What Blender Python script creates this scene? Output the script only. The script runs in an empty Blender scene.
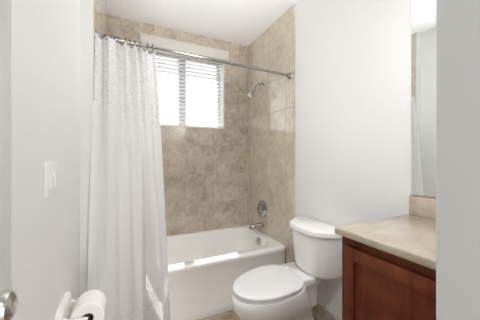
import bpy, bmesh, math, random
from mathutils import Vector, Matrix
random.seed(4)
S = bpy.context.scene
C = S.collection
PI = math.pi

# ------------------------------------------------------------ camera, world, light, exposure
H = 1.277                      # eye height
cd = bpy.data.cameras.new('camera')
cam = bpy.data.objects.new('camera', cd); C.objects.link(cam)
cd.sensor_width = 36.0
cd.lens = 236.0 / 480.0 * 36.0
cd.shift_y = -3.0 / 480.0
cd.clip_start = 0.02
cam.location = (0, 0, H)
cam.rotation_euler = (PI / 2, 0, -math.radians(25.5))
S.camera = cam

S.view_settings.view_transform = 'Standard'
S.view_settings.look = 'None'
S.view_settings.gamma = 1.0
S.view_settings.use_curve_mapping = False
S.view_settings.exposure = 0.92

w = bpy.data.worlds.new('world'); S.world = w; w.use_nodes = True
nt = w.node_tree; nt.nodes.clear()
wo = nt.nodes.new('ShaderNodeOutputWorld'); bg = nt.nodes.new('ShaderNodeBackground')
bg.inputs['Color'].default_value = (0.93, 0.97, 1.0, 1); bg.inputs['Strength'].default_value = 1.6
nt.links.new(bg.outputs[0], wo.inputs[0])

def lamp(name, kind, loc, direction, energy, color=(1, 1, 1), size=None, size_y=None):
    d = bpy.data.lights.new(name, kind); d.energy = energy; d.color = color
    if kind == 'AREA':
        d.shape = 'RECTANGLE' if size_y else 'SQUARE'
        d.size = size
        if size_y: d.size_y = size_y
    o = bpy.data.objects.new(name, d); C.objects.link(o)
    o.location = loc
    o.rotation_euler = Vector(direction).to_track_quat('-Z', 'Y').to_euler()
    return o
def point_fill(name, loc, energy, color, radius):
    d = bpy.data.lights.new(name, 'POINT'); d.energy = energy; d.color = color; d.shadow_soft_size = radius
    o = bpy.data.objects.new(name, d); C.objects.link(o); o.location = loc
    return o
sun = lamp('sun', 'SUN', (0.6, 4, 5), (-0.14, -1.0, -1.9), 15.0, (1.0, 0.97, 0.92)); sun.data.angle = math.radians(0.53)
WARM = (1.0, 1.0, 1.0)
point_fill('vanity_fill', (0.95, 0.45, 1.85), 3.0, WARM, 0.10)  # unseen fill added near the vanity, no fixture behind it
point_fill('overhead_fill', (0.54, 1.34, 1.93), 4.5, WARM, 0.13)  # added fill hanging free in the room, not a ceiling fixture
lamp('hall_fill', 'AREA', (0.1, -0.75, 2.6), (0.0, 0.5, -1), 6.0, (1.0, 1.0, 1.0), 0.5)  # unseen fill added in the hall behind the camera
lamp('doorway_fill', 'AREA', (0.47, -1.10, 1.05), (0.12, 1, -0.06), 11.0, (0.99, 1.0, 1.0), 0.35, 1.5)  # added low fill for the tub apron, toilet and curtain
fl_d = bpy.data.lights.new('ceiling_fill', 'SPOT'); fl_d.color = (0.96, 0.985, 1.0); fl_d.energy = 80.0; fl_d.spot_size = math.radians(52); fl_d.spot_blend = 0.9; fl_d.shadow_soft_size = 0.06  # added spot aimed upward to brighten the ceiling
fl_o = bpy.data.objects.new('ceiling_fill', fl_d); C.objects.link(fl_o); fl_o.location = (0.12, -0.10, 1.62)
fl_o.rotation_euler = Vector((0.42, 1.55, 1.03)).to_track_quat('-Z', 'Y').to_euler()

# unseen soft fill, added to brighten the toilet and right wall
sf_d = bpy.data.lights.new('soft_fill', 'SPOT'); sf_d.color = (0.98, 0.99, 1.0); sf_d.energy = 22.0; sf_d.spot_size = math.radians(86); sf_d.spot_blend = 1.0; sf_d.shadow_soft_size = 0.15
sf_o = bpy.data.objects.new('soft_fill', sf_d); C.objects.link(sf_o); sf_o.location = (0.45, 0.30, 2.22)
sf_o.rotation_euler = Vector((0.42, 1.15, -1.75)).to_track_quat('-Z', 'Y').to_euler()
cy = S.cycles
try:
    cy.use_denoising = True
    cy.max_bounces = 10; cy.diffuse_bounces = 6; cy.glossy_bounces = 5; cy.transmission_bounces = 6
    cy.sample_clamp_indirect = 6.0
    cy.caustics_reflective = False; cy.caustics_refractive = False
except Exception:
    pass

# ------------------------------------------------------------ materials
def mat(name, color, rough=0.5, metal=0.0, spec=0.5, coat=0.0):
    m = bpy.data.materials.new(name); m.use_nodes = True
    b = m.node_tree.nodes['Principled BSDF']
    b.inputs['Base Color'].default_value = (*color, 1)
    b.inputs['Roughness'].default_value = rough
    b.inputs['Metallic'].default_value = metal
    b.inputs['Specular IOR Level'].default_value = spec
    b.inputs['Coat Weight'].default_value = coat
    b.inputs['Coat Roughness'].default_value = 0.08
    return m

class NB:
    """small node-building helper"""
    def __init__(s, m): s.m = m; s.t = m.node_tree; s.b = s.t.nodes['Principled BSDF']
    def n(s, kind, **kw):
        x = s.t.nodes.new(kind)
        for k, v in kw.items(): setattr(x, k, v)
        return x
    def l(s, a, b): s.t.links.new(a, b)
    def math(s, op, a, b=None, c=None):
        x = s.n('ShaderNodeMath', operation=op)
        for i, v in enumerate((a, b, c)):
            if v is None: continue
            if isinstance(v, (int, float)): x.inputs[i].default_value = v
            else: s.l(v, x.inputs[i])
        return x.outputs[0]
    def mix(s, f, a, b, blend='MIX'):
        x = s.n('ShaderNodeMix', data_type='RGBA', blend_type=blend)
        for i, v in ((0, f), (6, a), (7, b)):
            if isinstance(v, (int, float)): x.inputs[i].default_value = v
            elif isinstance(v, tuple): x.inputs[i].default_value = (*v, 1)
            else: s.l(v, x.inputs[i])
        return x.outputs[2]
    def ramp(s, f, stops):
        x = s.n('ShaderNodeValToRGB'); e = x.color_ramp.elements
        while len(e) < len(stops): e.new(0.5)
        for q, (p, c) in zip(e, stops): q.position = p; q.color = (*c, 1) if len(c) == 3 else c
        s.l(f, x.inputs[0]); return x.outputs[0]
    def noise(s, vec, scale, detail=5, rough=0.55, dist=0.0):
        x = s.n('ShaderNodeTexNoise'); x.inputs['Scale'].default_value = scale
        x.inputs['Detail'].default_value = detail; x.inputs['Roughness'].default_value = rough
        x.inputs['Distortion'].default_value = dist
        s.l(vec, x.inputs['Vector']); return x.outputs['Fac']
    def bump(s, h, strength, dist=0.002):
        x = s.n('ShaderNodeBump'); x.inputs['Strength'].default_value = strength; x.inputs['Distance'].default_value = dist
        s.l(h, x.inputs['Height']); s.l(x.outputs[0], s.b.inputs['Normal'])
    def obj(s):
        x = s.n('ShaderNodeTexCoord'); return x.outputs['Object']

def paint(name, col, rough=0.55):
    m = mat(name, col, rough, spec=0.35); b = NB(m)
    b.bump(b.noise(b.obj(), 260, 3), 0.06, 0.001)
    return m

def stone(name, axes, size, off, cols, grout, rough=0.18, gw=0.0025, vary=0.10):
    """marbled stone tiles on a square grid; axes picks the two object axes the grid runs along"""
    m = mat(name, cols[1], rough, spec=0.7); b = NB(m); o = b.obj()
    sp = b.n('ShaderNodeSeparateXYZ'); b.l(o, sp.inputs[0])
    cell, edge = [], []
    for a, s_, f in zip(axes, size, off):
        v = b.math('DIVIDE', b.math('SUBTRACT', sp.outputs[a], f), s_)
        fl = b.math('FLOOR', v); cell.append(fl)
        fr = b.math('SUBTRACT', v, fl)
        d = b.math('MULTIPLY', b.math('MINIMUM', fr, b.math('SUBTRACT', 1.0, fr)), s_)
        edge.append(d)
    d = b.math('MINIMUM', edge[0], edge[1])
    cb = b.n('ShaderNodeCombineXYZ'); b.l(cell[0], cb.inputs[0]); b.l(cell[1], cb.inputs[1]); cb.inputs[2].default_value = 3.7
    wn = b.n('ShaderNodeTexWhiteNoise'); b.l(cb.outputs[0], wn.inputs['Vector'])
    va = b.n('ShaderNodeVectorMath', operation='MULTIPLY_ADD')
    b.l(wn.outputs['Color'], va.inputs[0]); va.inputs[1].default_value = (9, 9, 9); b.l(o, va.inputs[2])
    p = va.outputs[0]
    n1 = b.noise(p, 5.5, 8, 0.66, 0.5)
    n2 = b.noise(p, 24, 6, 0.62, 0.5)
    f = b.math('ADD', b.math('MULTIPLY', n1, 0.65), b.math('MULTIPLY', n2, 0.35))
    c = b.ramp(f, [(0.35, cols[0]), (0.5, cols[1]), (0.65, cols[2])])
    # thin darker veins
    vn = b.noise(p, 3.6, 5, 0.55, 0.8)
    vein = b.math('SUBTRACT', 1.0, b.math('MINIMUM', b.math('MULTIPLY', b.math('ABSOLUTE', b.math('SUBTRACT', vn, 0.5)), 45.0), 1.0))
    c = b.mix(b.math('MULTIPLY', vein, 0.3), c, cols[0])
    k = b.math('ADD', 1.0 - vary / 2, b.math('MULTIPLY', wn.outputs['Value'], vary))
    cc = b.n('ShaderNodeCombineColor')
    for i in range(3): b.l(k, cc.inputs[i])
    c = b.mix(1.0, c, cc.outputs[0], 'MULTIPLY')
    g = b.math('LESS_THAN', d, gw)
    c = b.mix(g, c, grout)
    b.l(c, b.b.inputs['Base Color'])
    r = b.math('ADD', rough, b.math('MULTIPLY', g, 0.5)); b.l(r, b.b.inputs['Roughness'])
    b.bump(b.math('MINIMUM', d, 0.004), 0.5, 1.0)
    return m

M = {}
M['wall'] = paint('white_wall_paint', (0.76, 0.757, 0.75))
M['wall_side'] = paint('white_satin_paint', (0.75, 0.742, 0.73), 0.45)
M['ceiling'] = paint('ceiling_paint', (0.90, 0.905, 0.915), 0.8)
M['trim'] = mat('trim_paint', (0.66, 0.665, 0.64), 0.32)
M['partition'] = paint('partition_paint', (0.77, 0.78, 0.785), 0.5)
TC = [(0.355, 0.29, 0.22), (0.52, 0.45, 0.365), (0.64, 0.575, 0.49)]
TR = [(0.47, 0.41, 0.32), (0.59, 0.525, 0.425), (0.69, 0.63, 0.53)]  # same tile as TC, lightened to carry the sheen of reflected light
GR = (0.43, 0.365, 0.295)
M['tile_back'] = stone('travertine_tile_back', (0, 2), (0.324, 0.324), (0.2545, 0.436), TC, GR)
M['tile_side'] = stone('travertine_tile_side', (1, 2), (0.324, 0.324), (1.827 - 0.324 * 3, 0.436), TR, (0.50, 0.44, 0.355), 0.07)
M['tile_base'] = stone('travertine_tile_base', (1, 2), (0.324, 0.8), (0.2, -0.3), TC, GR)
M['floor'] = stone('travertine_floor', (0, 1), (0.33, 0.33), (0.10, 0.12), [(0.27, 0.205, 0.145), (0.42, 0.34, 0.255), (0.54, 0.46, 0.365)], (0.33, 0.27, 0.21), 0.25)
M['counter'] = stone('marble_countertop', (0, 1), (5, 5), (-2, -2), [(0.40, 0.33, 0.245), (0.485, 0.415, 0.325), (0.56, 0.495, 0.405)], GR, 0.16, 0.0001, 0)
M['porcelain'] = mat('white_porcelain', (0.89, 0.89, 0.885), 0.12, coat=0.3)
M['plastic'] = mat('white_plastic', (0.86, 0.86, 0.865), 0.25)
M['tub'] = mat('tub_enamel', (0.88, 0.875, 0.85), 0.14, coat=0.3)
M['rod'] = mat('rod_metal', (0.34, 0.33, 0.315), 0.22, 1.0)
M['chrome'] = mat('chrome', (0.50, 0.49, 0.475), 0.13, 1.0)
M['nickel'] = mat('satin_nickel', (0.60, 0.58, 0.54), 0.2, 1.0)
M['ring'] = mat('dark_ring_metal', (0.20, 0.19, 0.18), 0.3, 1.0)
M['dark'] = mat('spindle_shade', (0.03, 0.03, 0.03), 0.6)  # dark spindle colour stands in for shade inside the paper roll
M['mirror'] = mat('mirror_silver', (0.80, 0.83, 0.80), 0.015, 1.0)
M['ceramic'] = mat('glazed_ceramic', (0.82, 0.80, 0.76), 0.2)
M['switch'] = mat('switch_plastic', (0.78, 0.78, 0.75), 0.5, spec=0.3)
M['vinyl'] = mat('white_vinyl', (0.80, 0.80, 0.78), 0.4)
M['valance'] = mat('valance_board', (0.64, 0.61, 0.56), 0.5)

def wood():
    m = mat('cherry_wood', (0.16, 0.045, 0.02), 0.5, spec=0.2); b = NB(m); o = b.obj()
    mp = b.n('ShaderNodeMapping'); mp.inputs['Scale'].default_value = (7, 7, 1.3); b.l(o, mp.inputs['Vector'])
    n = b.noise(mp.outputs[0], 4.0, 7, 0.62, 0.7)
    n2 = b.noise(o, 5.0, 4, 0.5, 0.4)
    f = b.math('ADD', b.math('MULTIPLY', n, 0.4), b.math('MULTIPLY', n2, 0.6))
    b.l(b.ramp(f, [(0.33, (0.085, 0.018, 0.007)), (0.5, (0.152, 0.037, 0.014)), (0.68, (0.225, 0.062, 0.025))]), b.b.inputs['Base Color'])
    b.bump(n, 0.08, 0.001)
    return m
M['wood'] = wood()

def paper():
    m = mat('tissue_paper', (0.86, 0.84, 0.81), 0.9, spec=0.1); b = NB(m)
    b.bump(b.noise(b.obj(), 300, 3), 0.25, 0.001)
    return m
M['paper'] = paper()
M['card'] = mat('shaded_core_card', (0.16, 0.13, 0.105), 0.9)  # card core coloured dark, shade of the hole put into it

def slat_mat():
    m = mat('blind_slat_white', (0.82, 0.82, 0.82), 0.35); b = NB(m)
    tr = b.n('ShaderNodeBsdfTranslucent'); tr.inputs[0].default_value = (0.9, 0.9, 0.9, 1)
    mx = b.n('ShaderNodeMixShader'); mx.inputs[0].default_value = 0.22
    out = b.t.nodes['Material Output']
    b.l(b.b.outputs[0], mx.inputs[1]); b.l(tr.outputs[0], mx.inputs[2]); b.l(mx.outputs[0], out.inputs[0])
    return m
M['slat'] = slat_mat()

def glass():
    m = bpy.data.materials.new('window_glass'); m.use_nodes = True
    t = m.node_tree; t.nodes.clear()
    out = t.nodes.new('ShaderNodeOutputMaterial'); mx = t.nodes.new('ShaderNodeMixShader'); mx.inputs[0].default_value = 0.06
    tr = t.nodes.new('ShaderNodeBsdfTransparent'); gl = t.nodes.new('ShaderNodeBsdfGlossy'); gl.inputs['Roughness'].default_value = 0.02
    t.links.new(tr.outputs[0], mx.inputs[1]); t.links.new(gl.outputs[0], mx.inputs[2]); t.links.new(mx.outputs[0], out.inputs[0])
    return m
M['glass'] = glass()
M['alu'] = mat('grey_window_frame', (0.30, 0.31, 0.335), 0.45)

def curtain_mat():
    m = mat('curtain_fabric', (0.86, 0.86, 0.865), 0.85, spec=0.1); b = NB(m)
    uv = b.n('ShaderNodeUVMap'); uv.uv_map = 'UVMap'
    vo = b.n('ShaderNodeTexVoronoi'); vo.inputs['Scale'].default_value = 100.0; b.l(uv.outputs[0], vo.inputs['Vector'])
    dot = b.math('LESS_THAN', vo.outputs['Distance'], 0.31)
    sp = b.n('ShaderNodeSeparateXYZ'); b.l(b.obj(), sp.inputs[0]); z = sp.outputs[2]
    top = b.n('ShaderNodeMapRange'); b.l(z, top.inputs[0]); top.inputs[1].default_value = 1.42; top.inputs[2].default_value = 1.95
    top.inputs[3].default_value = 0.0; top.inputs[4].default_value = 1.0
    bot = b.n('ShaderNodeMapRange'); b.l(z, bot.inputs[0]); bot.inputs[1].default_value = 0.42; bot.inputs[2].default_value = 0.20
    bot.inputs[3].default_value = 0.0; bot.inputs[4].default_value = 0.9
    dens = b.math('MAXIMUM', top.outputs[0], bot.outputs[0])
    sc = b.n('ShaderNodeSeparateColor'); b.l(vo.outputs['Color'], sc.inputs[0])
    keep = b.math('LESS_THAN', sc.outputs[0], dens)
    f = b.math('MULTIPLY', dot, keep)
    tone = b.math('ADD', 0.42, b.math('MULTIPLY', sc.outputs[1], 0.4))
    c = b.mix(b.math('MULTIPLY', f, tone), (0.86, 0.86, 0.865), (0.22, 0.22, 0.22))
    b.l(c, b.b.inputs['Base Color'])
    b.bump(b.noise(uv.outputs[0], 500, 2), 0.1, 0.001)
    tr = b.n('ShaderNodeBsdfTranslucent'); b.l(c, tr.inputs[0])
    mx = b.n('ShaderNodeMixShader'); mx.inputs[0].default_value = 0.42
    out = b.t.nodes['Material Output']
    b.l(b.b.outputs[0], mx.inputs[1]); b.l(tr.outputs[0], mx.inputs[2]); b.l(mx.outputs[0], out.inputs[0])
    return m
M['curtain'] = curtain_mat()

# ------------------------------------------------------------ mesh helpers
def build(name, bm, m, parent=None, smooth=True, kind=None, angle=35):
    me = bpy.data.meshes.new(name)
    bmesh.ops.recalc_face_normals(bm, faces=bm.faces[:])
    bm.to_mesh(me); bm.free()
    me.materials.append(M[m] if isinstance(m, str) else m)
    if smooth:
        for p in me.polygons: p.use_smooth = True
        try: me.set_sharp_from_angle(angle=math.radians(angle))
        except Exception: pass
    o = bpy.data.objects.new(name, me); C.objects.link(o)
    if parent:
        o.parent = parent
        o.location = -Vector(parent.matrix_basis.translation) if parent.parent is None else (0, 0, 0)
    if kind: o['kind'] = kind
    return o

def tag(o, label, cat, group=None):
    o['label'] = label; o['category'] = cat
    if group: o['group'] = group
    return o
def thing(name, label, cat, loc=(0, 0, 0), group=None):
    o = bpy.data.objects.new(name, None); C.objects.link(o); o.location = loc; o.empty_display_size = 0.05
    return tag(o, label, cat, group)

def box(bm, x0, x1, y0, y1, z0, z1, bev=0.0, seg=2):
    r = bmesh.ops.create_cube(bm, size=1.0)
    vs = r['verts']
    for v in vs:
        v.co = Vector((x0 + (v.co.x + .5) * (x1 - x0), y0 + (v.co.y + .5) * (y1 - y0), z0 + (v.co.z + .5) * (z1 - z0)))
    if bev > 0:
        es = list({e for v in vs for e in v.link_edges})
        bmesh.ops.bevel(bm, geom=es, offset=bev, segments=seg, affect='EDGES', profile=0.5)
    return bm
def bx(*a, bev=0.0, seg=2): return box(bmesh.new(), *a, bev=bev, seg=seg)

def loft(bm, rings, cap0=True, cap1=True, closed=True):
    R = [[bm.verts.new(p) for p in r] for r in rings]
    n = len(R[0])
    for a, b in zip(R, R[1:]):
        for i in range(n if closed else n - 1):
            j = (i + 1) % n
            try: bm.faces.new((a[i], a[j], b[j], b[i]))
            except ValueError: pass
    if cap0: bm.faces.new(R[0][::-1])
    if cap1: bm.faces.new(R[-1])
    return bm

def frame(d):
    d = Vector(d).normalized()
    u = d.orthogonal().normalized(); v = d.cross(u)
    return d, u, v
def lathe(bm, origin, axis, prof, n=28, cap0=True, cap1=True):
    """prof: list of (distance along axis, radius)"""
    d, u, v = frame(axis); o = Vector(origin)
    rings = [[o + d * t + (u * math.cos(2 * PI * i / n) + v * math.sin(2 * PI * i / n)) * max(r, 1e-4) for i in range(n)] for t, r in prof]
    return loft(bm, rings, cap0, cap1)
def tube(bm, pts, r, n=14, close=False):
    pts = [Vector(p) for p in pts]
    rr = r if isinstance(r, (list, tuple)) else [r] * len(pts)
    rings = []; u = None
    for i, p in enumerate(pts):
        if close: t = pts[(i + 1) % len(pts)] - pts[i - 1]
        else: t = (pts[min(i + 1, len(pts) - 1)] - pts[max(i - 1, 0)])
        t.normalize()
        if u is None: u = t.orthogonal().normalized()
        else: u = (u - t * u.dot(t)).normalized()
        v = t.cross(u)
        rings.append([p + (u * math.cos(2 * PI * k / n) + v * math.sin(2 * PI * k / n)) * rr[i] for k in range(n)])
    if close: rings.append(rings[0]); return loft_close(bm, rings[:-1])
    return loft(bm, rings)
def loft_close(bm, rings):
    R = [[bm.verts.new(p) for p in r] for r in rings]; n = len(R[0])
    for k in range(len(R)):
        a, b = R[k], R[(k + 1) % len(R)]
        for i in range(n): bm.faces.new((a[i], a[(i + 1) % n], b[(i + 1) % n], b[i]))
    return bm
def spow(c, e): return math.copysign(abs(c) ** e, c)
def sring(cx, cy, a, b, z, p, n=96):
    """superellipse ring in XY"""
    return [Vector((cx + a * spow(math.cos(2 * PI * i / n), 2 / p), cy + b * spow(math.sin(2 * PI * i / n), 2 / p), z)) for i in range(n)]

# ------------------------------------------------------------ room shell
XL, XA, XR = -0.228, -0.167, 1.353    # left wall, tiled alcove side, right wall
YB, YJ = 2.60, 1.50                   # back wall, where the left wall steps in
ZC = 2.65
WX0, WX1, WZ0, WZ1 = 0.13, 1.035, 1.608, 2.425   # window opening
build('floor', bx(-1.4, 1.6, -1.6, 2.9, -0.1, 0.0), 'floor', kind='structure', smooth=False)
build('ceiling', bx(-1.4, 1.6, -1.6, 2.9, ZC, ZC + 0.1), 'ceiling', kind='structure', smooth=False)
bm = bx(XL - 0.15, XL, -0.18, YJ, 0, ZC)
box(bm, XL - 0.15, XA - 0.010, YJ, YB, 0, ZC); box(bm, XA - 0.0101, XA - 0.0004, YJ, YJ + 0.012, 0, ZC)
build('wall_left', bm, 'wall_side', kind='structure', smooth=False)
build('wall_right', bx(XR + 0.008, XR + 0.2, -0.18, YB, 0, ZC), 'wall', kind='structure', smooth=False)
# back wall with the window opening
bm = bmesh.new()
YW = YB + 0.012
for a in ((XL - .15, WX0, 0, ZC), (WX1, XR + .2, 0, ZC), (WX0, WX1, 0, WZ0), (WX0, WX1, WZ1, ZC)):
    box(bm, a[0], a[1], YW, YW + 0.16, a[2], a[3])
build('wall_back', bm, 'wall', kind='structure', smooth=False)
bm = bmesh.new()
for a in ((XA - .012, WX0, 0, ZC), (WX1, XR + .01, 0, ZC), (WX0, WX1, 0, WZ0), (WX0, WX1, WZ1, ZC)):
    box(bm, a[0], a[1], YB, YB + 0.0121, a[2], a[3])
build('wall_back_tile', bm, 'tile_back', kind='structure', smooth=False)
build('wall_left_tile', bx(XA - 0.0101, XA, YJ + 0.0121, YB, 0, ZC), 'tile_side', kind='structure', smooth=False)
build('wall_right_tile', bx(XR - 0.004, XR + 0.0085, 1.70, YB, 0, ZC, bev=0.003), 'tile_side', kind='structure', smooth=False)
# wing wall that ends the vanity, next to the doorway
build('wall_partition', bx(0.40, XR + 0.05, 0.06, 0.186, 0, ZC, bev=0.004, seg=3), 'partition', kind='structure')
# doorway wall and hall behind the camera
bm = bx(-1.4, XL + 0.0, -0.32, -0.18, 0, ZC); box(bm, 0.55, 1.6, -0.32, -0.18, 0, ZC); box(bm, XL, 0.55, -0.32, -0.18, 2.06, ZC)
build('wall_near', bm, 'wall', kind='structure', smooth=False)
build('wall_hall', bx(-1.4, 1.6, -1.6, -1.5, 0, ZC), 'wall', kind='structure', smooth=False)
build('wall_hall_left', bx(-1.5, -1.4, -1.6, -0.18, 0, ZC), 'wall', kind='structure', smooth=False)
build('wall_hall_right', bx(1.6, 1.7, -1.6, -0.18, 0, ZC), 'wall', kind='structure', smooth=False)
# stone baseboards
build('baseboard_right', bx(XR - 0.006, XR + 0.009, 0.186, 1.70, 0, 0.125, bev=0.003), 'tile_base', kind='structure', smooth=False)
build('baseboard_left', bx(XL - 0.001, XL + 0.011, 0.70, YJ, 0, 0.125, bev=0.003), 'tile_base', kind='structure', smooth=False)
# narrow moulded door casing on the left wall, at the very edge of the photo
bm = bx(XL - 0.001, XL + 0.016, 0.52, 0.620, 0, 2.15, bev=0.002)
box(bm, XL - 0.001, XL + 0.010, 0.615, 0.651, 0, 2.15, bev=0.003)
box(bm, XL - 0.001, XL + 0.022, 0.52, 0.586, 0, 2.15, bev=0.004)
build('trim_1', bm, 'trim', kind='structure')

# window: frame, mullion, meeting rails, panes
win = build('window_1', bx(WX0, WX1, YW + 0.10, YW + 0.15, WZ0, WZ0 + 0.035, bev=0.003), 'alu', kind='structure')
bm = bx(WX0, WX0 + 0.05, YW + 0.10, YW + 0.15, WZ0 + .035, WZ1, bev=0.003)
box(bm, WX1 - 0.05, WX1, YW + 0.10, YW + 0.15, WZ0 + .035, WZ1, bev=0.003)
box(bm, WX0 + .04, WX1 - .04, YW + 0.10, YW + 0.15, WZ1 - 0.035, WZ1, bev=0.003)
build('window_frame', bm, 'alu', win)
MX = 0.565
build('mullion', bx(MX - 0.04, MX + 0.04, YW + 0.095, YW + 0.15, WZ0 + .035, WZ1 - .035, bev=0.003), 'alu', win)
for a, b in ((WX0 + .04, MX - .03), (MX + .03, WX1 - .04)):
    build('pane', bx(a, b, YW + 0.122, YW + 0.126, WZ0 + .035, WZ1 - .035), 'glass', win, smooth=False)
bm = bx(WX0 - .001, WX0 + 0.012, YB + 0.0, YW + 0.10, WZ0, WZ1)
box(bm, WX1 - 0.012, WX1 + .001, YB - 0.0, YW + 0.10, WZ0, WZ1); box(bm, WX0, WX1, YB + 0.0, YW + 0.10, WZ0 - .001, WZ0 + 0.012)
build('window_reveal', bm, 'vinyl', win, smooth=False)

# roof overhang outside, which shades the top of the window
build('roof_overhang', bx(-1.2, 2.4, YW + .16, 2.94, 2.75, 2.85), 'vinyl', kind='structure', smooth=False)
# ------------------------------------------------------------ blind
t = thing('window_blind', 'white horizontal slat blind with a flat cream valance in the shower window', 'blind', (0.58, YB + 0.04, WZ0))
build('valance', bx(0.112, 1.078, YB - 0.035, YB - 0.018, 2.412, 2.522, bev=0.003), 'valance', t)
build('headrail', bx(WX0 + .014, WX1 - .014, YB - 0.018, YB + 0.06, 2.378, 2.422, bev=0.002), 'valance', t)
NS = 18; z0, z1 = WZ0 + 0.05, 2.365
tilt = math.radians(48); sw = 0.05; YS = YB + 0.045
protos = None
for k in range(NS):
    z = z0 + (z1 - z0) * k / (NS - 1)
    if protos is None:
        bm = bmesh.new(); ring0, ring1 = [], []
        prof = []
        for i in range(7):
            q = (i / 6 - .5) * sw; c = 0.003 * (1 - (2 * i / 6 - 1) ** 2)
            prof.append((q, c + 0.0012))
        prof += [(q, c - 0.0024) for q, c in reversed(prof)]
        def P(x): return [Vector((x, q * math.cos(tilt) - c * math.sin(tilt), q * math.sin(tilt) + c * math.cos(tilt))) for q, c in prof]
        loft(bm, [P(WX0 + 0.018 - 0.58), P(WX1 - 0.018 - 0.58)])
        protos = build('slat', bm, 'slat', t)
        protos.location = (0, YS - t.location.y, z - t.location.z)
    else:
        o = protos.copy(); C.objects.link(o); o.parent = t; o.location = (0, YS - t.location.y, z - t.location.z)
build('bottom_rail', bx(WX0 + .018, WX1 - .018, YS - 0.02, YS + 0.02, WZ0 + 0.013, WZ0 + 0.028, bev=0.004), 'slat', t)
for x in (0.30, 0.565, 0.88):
    bm = bmesh.new()
    for dy in (-0.024, 0.024):
        tube(bm, [(x, YS + dy, WZ0 + 0.025), (x, YS + dy, 2.38)], 0.0009, 6)
    build('ladder_cord', bm, 'valance', t)
bm = tube(bmesh.new(), [(0.975, YB - 0.012, 2.40), (0.978, YB - 0.014, 2.0), (0.976, YB - 0.012, 1.80)], 0.0022, 8)
build('tilt_wand', bm, 'plastic', t)

# ------------------------------------------------------------ bathtub
TY0, TY1, TX0, TX1, TZ = 1.808, YB - 0.002, XA + 0.002, XR - 0.0045, 0.44
t = thing('bathtub', 'white alcove bathtub with a flat apron below the tiled walls', 'bathtub', ((TX0 + TX1) / 2, (TY0 + TY1) / 2, 0))
bm = bmesh.new(); N = 128
cx, cyy = (TX0 + TX1) / 2, (TY0 + TY1) / 2; A, B = (TX1 - TX0) / 2, (TY1 - TY0) / 2
def orect(z, front=0.0, ins=0.0):
    r = sring(cx, cyy, A - ins, B - ins, z, 60, N)
    for p in r:
        if p.y < TY0 + 0.05: p.y += front
    return r
icx = (TX0 + 0.10 + TX1 - 0.060) / 2; ia = (TX1 - TX0 - 0.160) / 2
icy = (TY0 + 0.085 + TY1 - 0.055) / 2; ib = (TY1 - TY0 - 0.14) / 2
rings = [orect(0.0, .004), orect(0.050, .004), orect(0.062, .011), orect(0.385, .009), orect(0.398, .002), orect(0.410, 0), orect(TZ - .016, 0), orect(TZ - .006, .003), orect(TZ - 0.0005, .013, .001),
         orect(TZ, .022, .003),
         sring(icx, icy, ia + .010, ib + .010, TZ - .0005, 4.2, N), sring(icx, icy, ia, ib, TZ - .006, 4.2, N), sring(icx, icy, ia - .008, ib - .007, TZ - .022, 4.2, N),
         sring(icx, icy, ia - .03, ib - .022, TZ - .14, 4.0, N), sring(icx - .005, icy, ia - .065, ib - .05, TZ - .28, 3.6, N),
         sring(icx - .01, icy, ia - .10, ib - .085, TZ - .335, 3.2, N), sring(icx - .01, icy, ia - .17, ib - .15, TZ - .352, 2.8, N), sring(icx - .01, icy, ia * .3, ib * .3, TZ - .356, 2.2, N)]
loft(bm, rings)
build('tub_body', bm, 'tub', t, angle=50)
ovx = icx + ia - 0.028
bm = lathe(bmesh.new(), (ovx + .004, 2.20, TZ - 0.068), (-1, 0, 0.12), [(0, .040), (.006, .040), (.010, .034), (.012, .012), (.010, .004)], 32)
box(bm, ovx - .013, ovx - .004, 2.192, 2.208, TZ - .080, TZ - .056, bev=.003)
build('overflow_plate', bm, 'chrome', t)
bm = lathe(bmesh.new(), (icx + ia - .26, icy, TZ - .356), (0, 0, 1), [(0, .035), (.004, .035), (.006, .028), (.002, .02)], 24)
build('drain', bm, 'chrome', t)

# ------------------------------------------------------------ shower fittings
XT = XR - 0.004
t = thing('wall_shower', 'chrome shower head on a bent arm, high on the tiled wall', 'shower head', (XT, 2.245, 2.08))
build('wall_flange', lathe(bmesh.new(), (XT + .002, 2.245, 2.08), (-1, 0, 0), [(0, .040), (.005, .040), (.014, .026), (.020, .014)], 28), 'chrome', t)
arm = [(XT, 2.245, 2.08), (XT - .035, 2.245, 2.082), (XT - .065, 2.245, 2.075), (XT - .088, 2.245, 2.058), (XT - .102, 2.245, 2.036)]
build('arm', tube(bmesh.new(), arm, 0.012, 14), 'chrome', t)
d = Vector((-0.55, -0.08, -0.83)).normalized()
build('shower_nozzle', lathe(bmesh.new(), Vector(arm[-1]) - d * .006, d, [(0, .012), (.012, .017), (.024, .017), (.034, .015), (.05, .021), (.085, .030), (.118, .034), (.126, .032)], 32), 'chrome', t)
build('spray_face', lathe(bmesh.new(), Vector(arm[-1]) + d * .1185, d, [(0, .029), (.0035, .029), (.004, .026)], 32), 'plastic', t)

t = thing('shower_valve', 'round chrome shower valve with a lever, on the tiles above the tub spout', 'shower valve', (XT, 2.245, 0.705))
build('escutcheon', lathe(bmesh.new(), (XT + .002, 2.245, 0.705), (-1, 0, 0), [(0, .096), (.005, .096), (.013, .088), (.020, .060), (.028, .048)], 40), 'chrome', t)
build('hub', lathe(bmesh.new(), (XT - .018, 2.245, 0.705), (-1, 0, 0), [(0, .040), (.030, .036), (.040, .026), (.046, .010)], 32), 'chrome', t)
bm = tube(bmesh.new(), [(XT - .050, 2.245, .705), (XT - .056, 2.242, .688), (XT - .062, 2.238, .668)], [.012, .010, .008], 12)
build('lever', bm, 'chrome', t)

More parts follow.
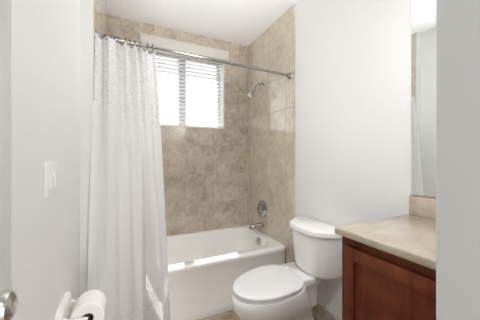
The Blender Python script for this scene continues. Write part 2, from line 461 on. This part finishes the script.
t = thing('tub_spout', 'chrome tub spout reaching out from the tiles over the tub rim', 'spout', (XT, 2.235, 0.525))
bm = bmesh.new(); rings = []
for x, dz, r, k in ((0, 0, .033, 1), (.006, 0, .033, 1), (.010, 0, .029, 1), (.06, .001, .028, 1), (.115, -.001, .028, .95), (.145, -.007, .026, .95), (.160, -.013, .022, .9), (.168, -.017, .013, .8)):
    rings.append([Vector((XT + .002 - x, 2.235 + r * math.cos(2 * PI * i / 24), .530 + dz + r * k * math.sin(2 * PI * i / 24))) for i in range(24)])
loft(bm, rings)
lathe(bm, (XT - .143, 2.235, .520), (0, 0, -1), [(0, .016), (.022, .016), (.024, .012)], 18)
build('spout_body', bm, 'chrome', t)
build('diverter_knob', lathe(bmesh.new(), (XT - .135, 2.235, .552), (0, 0, 1), [(0, .004), (.012, .004), (.014, .008), (.020, .008), (.023, .004)], 16), 'chrome', t)

# ------------------------------------------------------------ curtain rod, rings, curtain
RA, RB = Vector((XA, 1.625, 1.995)), Vector((XT, 1.755, 2.022))
t = thing('curtain_rod', 'chrome shower curtain rod spanning from wall to wall above the tub', 'curtain rod', RA)
u = (RB - RA).normalized()
build('rod', tube(bmesh.new(), [RA, RA.lerp(RB, .5), RB], 0.0110, 18), 'rod', t)
for p, q in ((RA, 1), (RB, -1)):
    build('flange', lathe(bmesh.new(), p - u * q * .001, u * q, [(0, .030), (.008, .030), (.014, .022), (.034, .019), (.038, .013)], 28), 'rod', t)

def bez(a, b, s): return a.lerp(b, s)
TOP0, TOP1 = Vector((XA + .006, 1.535)), Vector((0.165, 1.655))
def rod_z(x): return RA.z + (RB.z - RA.z) * (x - RA.x) / (RB.x - RA.x)
def rod_y(x): return RA.y + (RB.y - RA.y) * (x - RA.x) / (RB.x - RA.x)
NR = 12
ringx = [TOP0.x + .008, -0.118, -.098, -.082, -.064, -.048, -.012, .010, .040, .078, .118, TOP1.x - .012]
ring_proto = None
def ring_name(i):
    side = ['first', 'second', 'third', 'fourth', 'fifth', 'sixth', 'seventh', 'eighth', 'ninth', 'tenth', 'eleventh', 'twelfth']
    return 'metal curtain ring on the shower rod, %s from the left wall' % side[i]
for i, x in enumerate(ringx):
    if ring_proto is None:
        r = thing('curtain_ring', ring_name(0), 'ring', (x, rod_y(x), rod_z(x)), 'curtain rings on the shower rod')
        pts = [(0, .021 * math.sin(2 * PI * k / 24), -.010 + .025 * math.cos(2 * PI * k / 24)) for k in range(24)]
        o = build('wire_loop', tube(bmesh.new(), pts, .0021, 8, close=True), 'ring', r); o.location = (0, 0, 0)
        bm = bmesh.new()
        for a in range(5):
            an = PI * (.25 + .125 * a)
            bmesh.ops.create_icosphere(bm, subdivisions=2, radius=.0048, matrix=Matrix.Translation((0, .021 * math.cos(an), -.010 + .0255 * math.sin(an))))
        o = build('roller_beads', bm, 'ring', r); o.location = (0, 0, 0)
        ring_proto = r
    else:
        r = ring_proto.copy(); C.objects.link(r); r.location = (x, rod_y(x), rod_z(x)); r['label'] = ring_name(i)
        for ch in list(ring_proto.children):
            c = ch.copy(); C.objects.link(c); c.parent = r
    r.rotation_euler = (0, 0, random.uniform(-.5, .5))

def curtain():
    nu, nv = 260, 70
    B0, B1 = Vector((-0.192, 1.405)), Vector((0.285, 1.778))
    zb = 0.07
    bm = bmesh.new(); uvl = bm.loops.layers.uv.new('UVMap'); V = []
    rs = sorted((x - TOP0.x) / (TOP1.x - TOP0.x) for x in ringx)
    def scallop(s):
        d = 1
        for a, b in zip(rs, rs[1:]):
            if a <= s <= b: return math.sin(PI * (s - a) / (b - a)) * min(.028, .30 * (b - a))
        return 0
    for j in range(nv + 1):
        f = j / nv
        row = []
        for i in range(nu + 1):
            s = i / nu
            g = f ** (0.72 + 0.08 * s)
            p = TOP0.lerp(TOP1, s).lerp(B0.lerp(B1, s), g)
            base = TOP0.lerp(TOP1, s)
            nrm = Vector((0.25, -0.97))
            e = min(1, s * 9) * min(1, (1 - s) * 14)
            pleat = (math.sin(2 * PI * (s * 5.2 + .12 * math.sin(2 * PI * s * 1.7))) * .020 + math.sin(2 * PI * s * 11 + 1) * .006) * (1 - g) ** 1.2
            big = (math.sin(2 * PI * s * 2.6 + 2.6) * .014 + math.sin(2 * PI * s * 5.2 + .4) * .007) * g
            # two hard creases near the free edge: one towards the tub, one towards the room
            K = ((0, 0), (.60, 0), (.705, -.115), (.85, .065), (1.0, 0))
            tri = next(v0 + (v1 - v0) * (s - a) / (b - a) for (a, v0), (b, v1) in zip(K, K[1:]) if s <= b)
            low = max(0, min(1, (f - .35) / .5))
            off = (pleat + big) * e + tri * low
            x = p.x + nrm.x * off * .6; y = p.y + nrm.y * off
            ztop = rod_z(base.x) - .024 - scallop(s)
            z = ztop + (zb - ztop) * f
            x = max(x, XL + .008 if y < YJ - .006 else XA + .004)
            if y > YJ - .006: x = max(x, XA + .004)
            y = min(y, TY0 - .012)
            row.append(bm.verts.new((x, y, z)))
        V.append(row)
    for j in range(nv):
        for i in range(nu):
            fc = bm.faces.new((V[j][i], V[j][i + 1], V[j + 1][i + 1], V[j + 1][i]))
            for lp, (a, b) in zip(fc.loops, ((i, j), (i + 1, j), (i + 1, j + 1), (i, j + 1))):
                lp[uvl].uv = (a / nu * 1.25, 1.9 * (1 - b / nv))
    o = build('shower_curtain', bm, 'curtain', angle=180)
    return o
tag(curtain(), 'long white speckled shower curtain gathered at the left end of the rod', 'curtain')

# ------------------------------------------------------------ toilet
TCY = 1.392
t = thing('toilet', 'white two-piece toilet with closed lid against the right wall', 'toilet', (1.0, TCY, 0))
def egg(z, xf, xb, hw, n=64, pf=2.0, pb=2.6, mid=.42):
    """egg outline: pointed front at xf, squarer back at xb, widest at mid from the back"""
    if z > .2: xf -= .026
    xm = xb + (xf - xb) * mid
    out = []
    for i in range(n):
        a = 2 * PI * i / n; c, s = math.cos(a), math.sin(a)
        if c >= 0: p, L = pf, xm - xf
        else: p, L = pb, xb - xm
        x = xm - spow(c, 2 / p) * L if c >= 0 else xm - spow(c, 2 / p) * L
        out.append(Vector((x, TCY + (x - 1.1) * .10 + hw * spow(s, 2 / p), z)))
    return out
bm = bmesh.new()
rings = [egg(0.0, .80, 1.265, .118, pf=2.6, pb=4), egg(.012, .795, 1.268, .120, pf=2.6, pb=4), egg(.05, .812, 1.262, .113, pf=2.5, pb=4), egg(.11, .82, 1.255, .112), egg(.16, .80, 1.245, .120),
         egg(.200, .752, 1.235, .138), egg(.24, .695, 1.215, .160), egg(.28, .648, 1.19, .178), egg(.32, .624, 1.17, .188), egg(.36, .617, 1.15, .192), egg(.390, .621, 1.14, .191), egg(.400, .631, 1.137, .188), egg(.403, .638, 1.13, .182)]
loft(bm, rings)
# deck that carries the tank
rings = []
for z, x0, x1, hw in ((.20, 1.10, 1.27, .085), (.29, 1.06, 1.27, .095), (.35, 1.03, 1.28, .105), (.385, 1.025, 1.285, .130), (.430, 1.02, 1.290, .138), (.437, 1.025, 1.285, .132)):
    rings.append(sring((x0 + x1) / 2, TCY, (x1 - x0) / 2, hw, z, 4, 48))
loft(bm, rings)
bowl = build('bowl', bm, 'porcelain', t, angle=60)
sub = lathe(bmesh.new(), (1.10, TCY - .112, .03), (0, -1, .2), [(0, .014), (.010, .013), (.018, .006)], 16)
build('bolt_cap', sub, 'plastic', bowl).location = (0, 0, 0)
for o in bowl.children: o.location = -Vector(t.location) - Vector(bowl.location); o.location = (0, 0, 0)
bm = bmesh.new()
loft(bm, [egg(.404, .638, 1.09, .183, pb=2.8), egg(.406, .633, 1.092, .187, pb=2.8), egg(.416, .633, 1.092, .187, pb=2.8), egg(.420, .637, 1.088, .183, pb=2.8)])
build('seat', bm, 'plastic', t, angle=60)
bm = bmesh.new()
loft(bm, [egg(.4215, .634, 1.092, .186, pb=2.6), egg(.424, .628, 1.100, .192, pb=3), egg(.434, .627, 1.101, .193, pb=3), egg(.440, .633, 1.09, .186, pb=2.6), egg(.4435, .66, 1.075, .165, pb=2.6), egg(.4455, .74, 1.03, .10)])
build('lid', bm, 'plastic', t, angle=60)
for s in (-1, 1):
    build('hinge_cap', bx(1.080, 1.108, TCY + s * .075 - .018, TCY + s * .075 + .018, .430, .442, bev=.006, seg=3), 'plastic', t)
# tank
TKC = 1.345
def round_poly(pts, rad, z, seg=6):
    """plan outline with rounded corners; rad holds one radius per corner"""
    out = []; n = len(pts)
    for i in range(n):
        p = Vector(pts[i]); a = (Vector(pts[i - 1]) - p).normalized(); b = (Vector(pts[(i + 1) % n]) - p).normalized()
        r = rad[i]
        for k in range(seg + 1):
            q = k / seg
            w0, w1, w2 = (1 - q) ** 2, 2 * q * (1 - q), q * q
            v = (p + a * r) * w0 + p * w1 + (p + b * r) * w2
            out.append(Vector((v.x, v.y, z)))
    return out
def tank_ring(z, xf, xb, hf, hb, ins=0.0):
    xf += ins; xb -= ins * .3; hf -= ins * .7; hb -= ins
    P = [(xb, TKC - hb), (xf + (xb - xf) * .55, TKC - hb * .985), (xf + .012, TKC - hf), (xf, TKC), (xf + .012, TKC + hf), (xf + (xb - xf) * .55, TKC + hb * .985), (xb, TKC + hb)]
    return round_poly(P, [.012, .055, .060, .045, .060, .055, .012], z)
bm = bmesh.new()
loft(bm, [tank_ring(.438, 1.150, 1.322, .125, .185, .022), tank_ring(.446, 1.150, 1.325, .125, .188, .006), tank_ring(.470, 1.145, 1.33, .120, .194), tank_ring(.60, 1.134, 1.335, .128, .207), tank_ring(.738, 1.124, 1.338, .134, .219)])
build('tank', bm, 'porcelain', t, angle=50)
bm = bmesh.new()
loft(bm, [tank_ring(.737, 1.108, 1.343, .143, .232, .007), tank_ring(.742, 1.108, 1.343, .143, .232), tank_ring(.768, 1.106, 1.344, .144, .234), tank_ring(.777, 1.106, 1.344, .144, .234, .006), tank_ring(.781, 1.106, 1.344, .144, .234, .022)])
build('tank_lid', bm, 'porcelain', t, angle=50)
fl = Vector((1.172, TKC + .150, .706)); fd = Vector((-.6, .8, 0)).normalized()
bm = lathe(bmesh.new(), fl - fd * .012, fd, [(0, .018), (.022, .018), (.028, .015), (.036, .014), (.039, .006)], 18)
tube(bm, [fl + fd * .010, fl + fd * .012 + Vector((.002, -.04, -.006)), fl + fd * .012 + Vector((-.004, -.075, -.012))], [.007, .006, .0055], 10)
build('flush_lever', bm, 'chrome', t)

# ------------------------------------------------------------ vanity
VY0, VY1 = 0.192, 0.735
t = thing('vanity_cabinet', 'dark cherry wood vanity cabinet with a recessed panel door', 'cabinet', (1.1, .46, 0))
XF = 0.842; ZT = 0.945
bm = bx(XF + .02, XR - .008, VY0, VY1, .10, ZT, bev=.001)
box(bm, XF + .07, XR - .008, VY0, VY1, 0, .10)
build('carcass', bm, 'wood', t, smooth=False)
bm = bx(XF, XF + .02, VY1 - .045, VY1, .10, ZT, bev=.001); box(bm, XF, XF + .02, VY0, VY0 + .045, .10, ZT, bev=.001)
box(bm, XF, XF + .02, VY0 + .045, VY1 - .045, ZT - .05, ZT, bev=.001); box(bm, XF, XF + .02, VY0 + .045, VY1 - .045, .10, .15, bev=.001)
build('face_frame', bm, 'wood', t, smooth=False)
DY0, DY1, DZ0, DZ1 = VY0 + .02, .708, .125, .908
door = build('door', bx(XF - .010, XF - .0005, DY0 + .04, DY1 - .04, DZ0 + .05, DZ1 - .05), 'wood', t, smooth=False)
def door_part(name, *a, bev=.003):
    o = build(name, bx(*a, bev=bev), 'wood', door); o.location = (0, 0, 0)
    # parent has its own offset: keep world coordinates
    return o
sx0, sx1 = XF - .021, XF - .0005
fw = .045
door_part('stile', sx0, sx1, DY1 - fw, DY1, DZ0, DZ1)
door_part('stile', sx0, sx1, DY0, DY0 + fw, DZ0, DZ1)
door_part('rail', sx0, sx1, DY0 + fw, DY1 - fw, DZ1 - .052, DZ1)
door_part('rail', sx0, sx1, DY0 + fw, DY1 - fw, DZ0, DZ0 + .062)

bm = bx(0.808, XR + .007, VY0 - .005, .748, ZT, .976, bev=.007, seg=3)
tag(build('countertop', bm, 'counter'), 'beige polished stone countertop on the wooden vanity', 'countertop')
bm = bx(XR - .014, XR + .007, VY0 - .005, .740, .9762, 1.074, bev=.002)
tag(build('backsplash', bm, 'counter'), 'low beige stone backsplash along the wall behind the countertop', 'backsplash')
tag(build('wall_mirror', bx(XR + .001, XR + .0085, VY0 + .0, .735, 1.080, 2.35), 'mirror', smooth=False), 'frameless mirror on the wall above the stone backsplash', 'mirror')

# ------------------------------------------------------------ left wall things
t = thing('light_switch', 'white two-rocker light switch plate on the left wall', 'light switch', (XL, .97, 1.205))
build('wall_plate', bx(XL - .001, XL + .006, .905, 1.030, 1.152, 1.263, bev=.003), 'switch', t)
for y in (.944, .991):
    r = build('rocker_frame', bx(XL + .004, XL + .0072, y - .0185, y + .0185, 1.170, 1.240, bev=.001), 'trim', t)
    bm = bx(XL + .005, XL + .010, y - .015, y + .015, 1.174, 1.236, bev=.0015)
    for v in bm.verts:
        if v.co.x > XL + .007: v.co.x += (v.co.z - 1.205) * -.06
    o = build('rocker', bm, 'switch', t)

RX, RZ = -0.137, 0.672; RY0, RY1 = 1.055, 1.160
t = thing('toilet_paper_holder', 'white ceramic toilet paper holder on the left wall below the switch', 'toilet paper holder', (XL, 1.10, RZ))
bm = bmesh.new(); rings = []
for x, hy, hz in ((XL - .001, .088, .052), (XL + .012, .088, .052), (XL + .018, .082, .046), (XL + .020, .070, .036)):
    rings.append([Vector((x, (RY0 + RY1) / 2 + hy * spow(math.cos(2 * PI * i / 48), 2 / 6), RZ + .004 + hz * spow(math.sin(2 * PI * i / 48), 2 / 6))) for i in range(48)])
loft(bm, rings)
build('back_plate', bm, 'ceramic', t)
for y0, y1 in ((RY0 - .020, RY0 - .004), (RY1 + .004, RY1 + .020)):
    bm = bmesh.new(); rings = []
    ym = (y0 + y1) / 2
    for x, hy, hz in ((XL + .016, .007, .024), (XL + .040, .006, .010), (RX - .02, .006, .007), (RX - .002, .006, .007), (RX + .004, .005, .005)):
        rings.append([Vector((x, ym + hy * spow(math.cos(2 * PI * i / 32), 2 / 4.5), RZ + hz * spow(math.sin(2 * PI * i / 32), 2 / 4.5))) for i in range(32)])
    loft(bm, rings)
    build('bracket', bm, 'ceramic', t)
build('spindle', lathe(bmesh.new(), (RX, RY0 - .012, RZ), (0, 1, 0), [(0, .007), (.014, .007), (.016, .011), (.113, .011), (.115, .007), (.129, .007)], 18), 'dark', t)
t = thing('toilet_paper_roll', 'white toilet paper roll on the ceramic holder beside the curtain', 'toilet paper', (RX, (RY0 + RY1) / 2, RZ))
n = 48
def circ(r, y): return [Vector((RX + r * math.cos(2 * PI * i / n), y, RZ - .008 + r * math.sin(2 * PI * i / n))) for i in range(n)]
bm = bmesh.new()
loft_close(bm, [circ(.0205, RY0 + .001), circ(.054, RY0), circ(.057, RY0 + .003), circ(.057, RY1 - .003), circ(.054, RY1), circ(.0205, RY1 - .001)])
build('paper', bm, 'paper', t)
bm = bmesh.new()
loft_close(bm, [circ(.0192, RY0), circ(.0204, RY0), circ(.0204, RY1), circ(.0192, RY1)])
build('core', bm, 'card', t)

# room door folded back along the left wall; only its knob reaches into the picture
d1 = build('door_1', bx(-.223, -.187, -.172, .485, .012, 2.04, bev=.003), 'trim', kind='structure')
kx = -.187
bm = lathe(bmesh.new(), (kx - .001, .415, 1.078), (1, 0, 0), [(0, .028), (.004, .028), (.008, .020), (.010, .010), (.022, .010), (.026, .015), (.032, .0205), (.042, .022), (.048, .019), (.052, .011), (.053, .003)], 32)
build('knob', bm, 'nickel', d1)
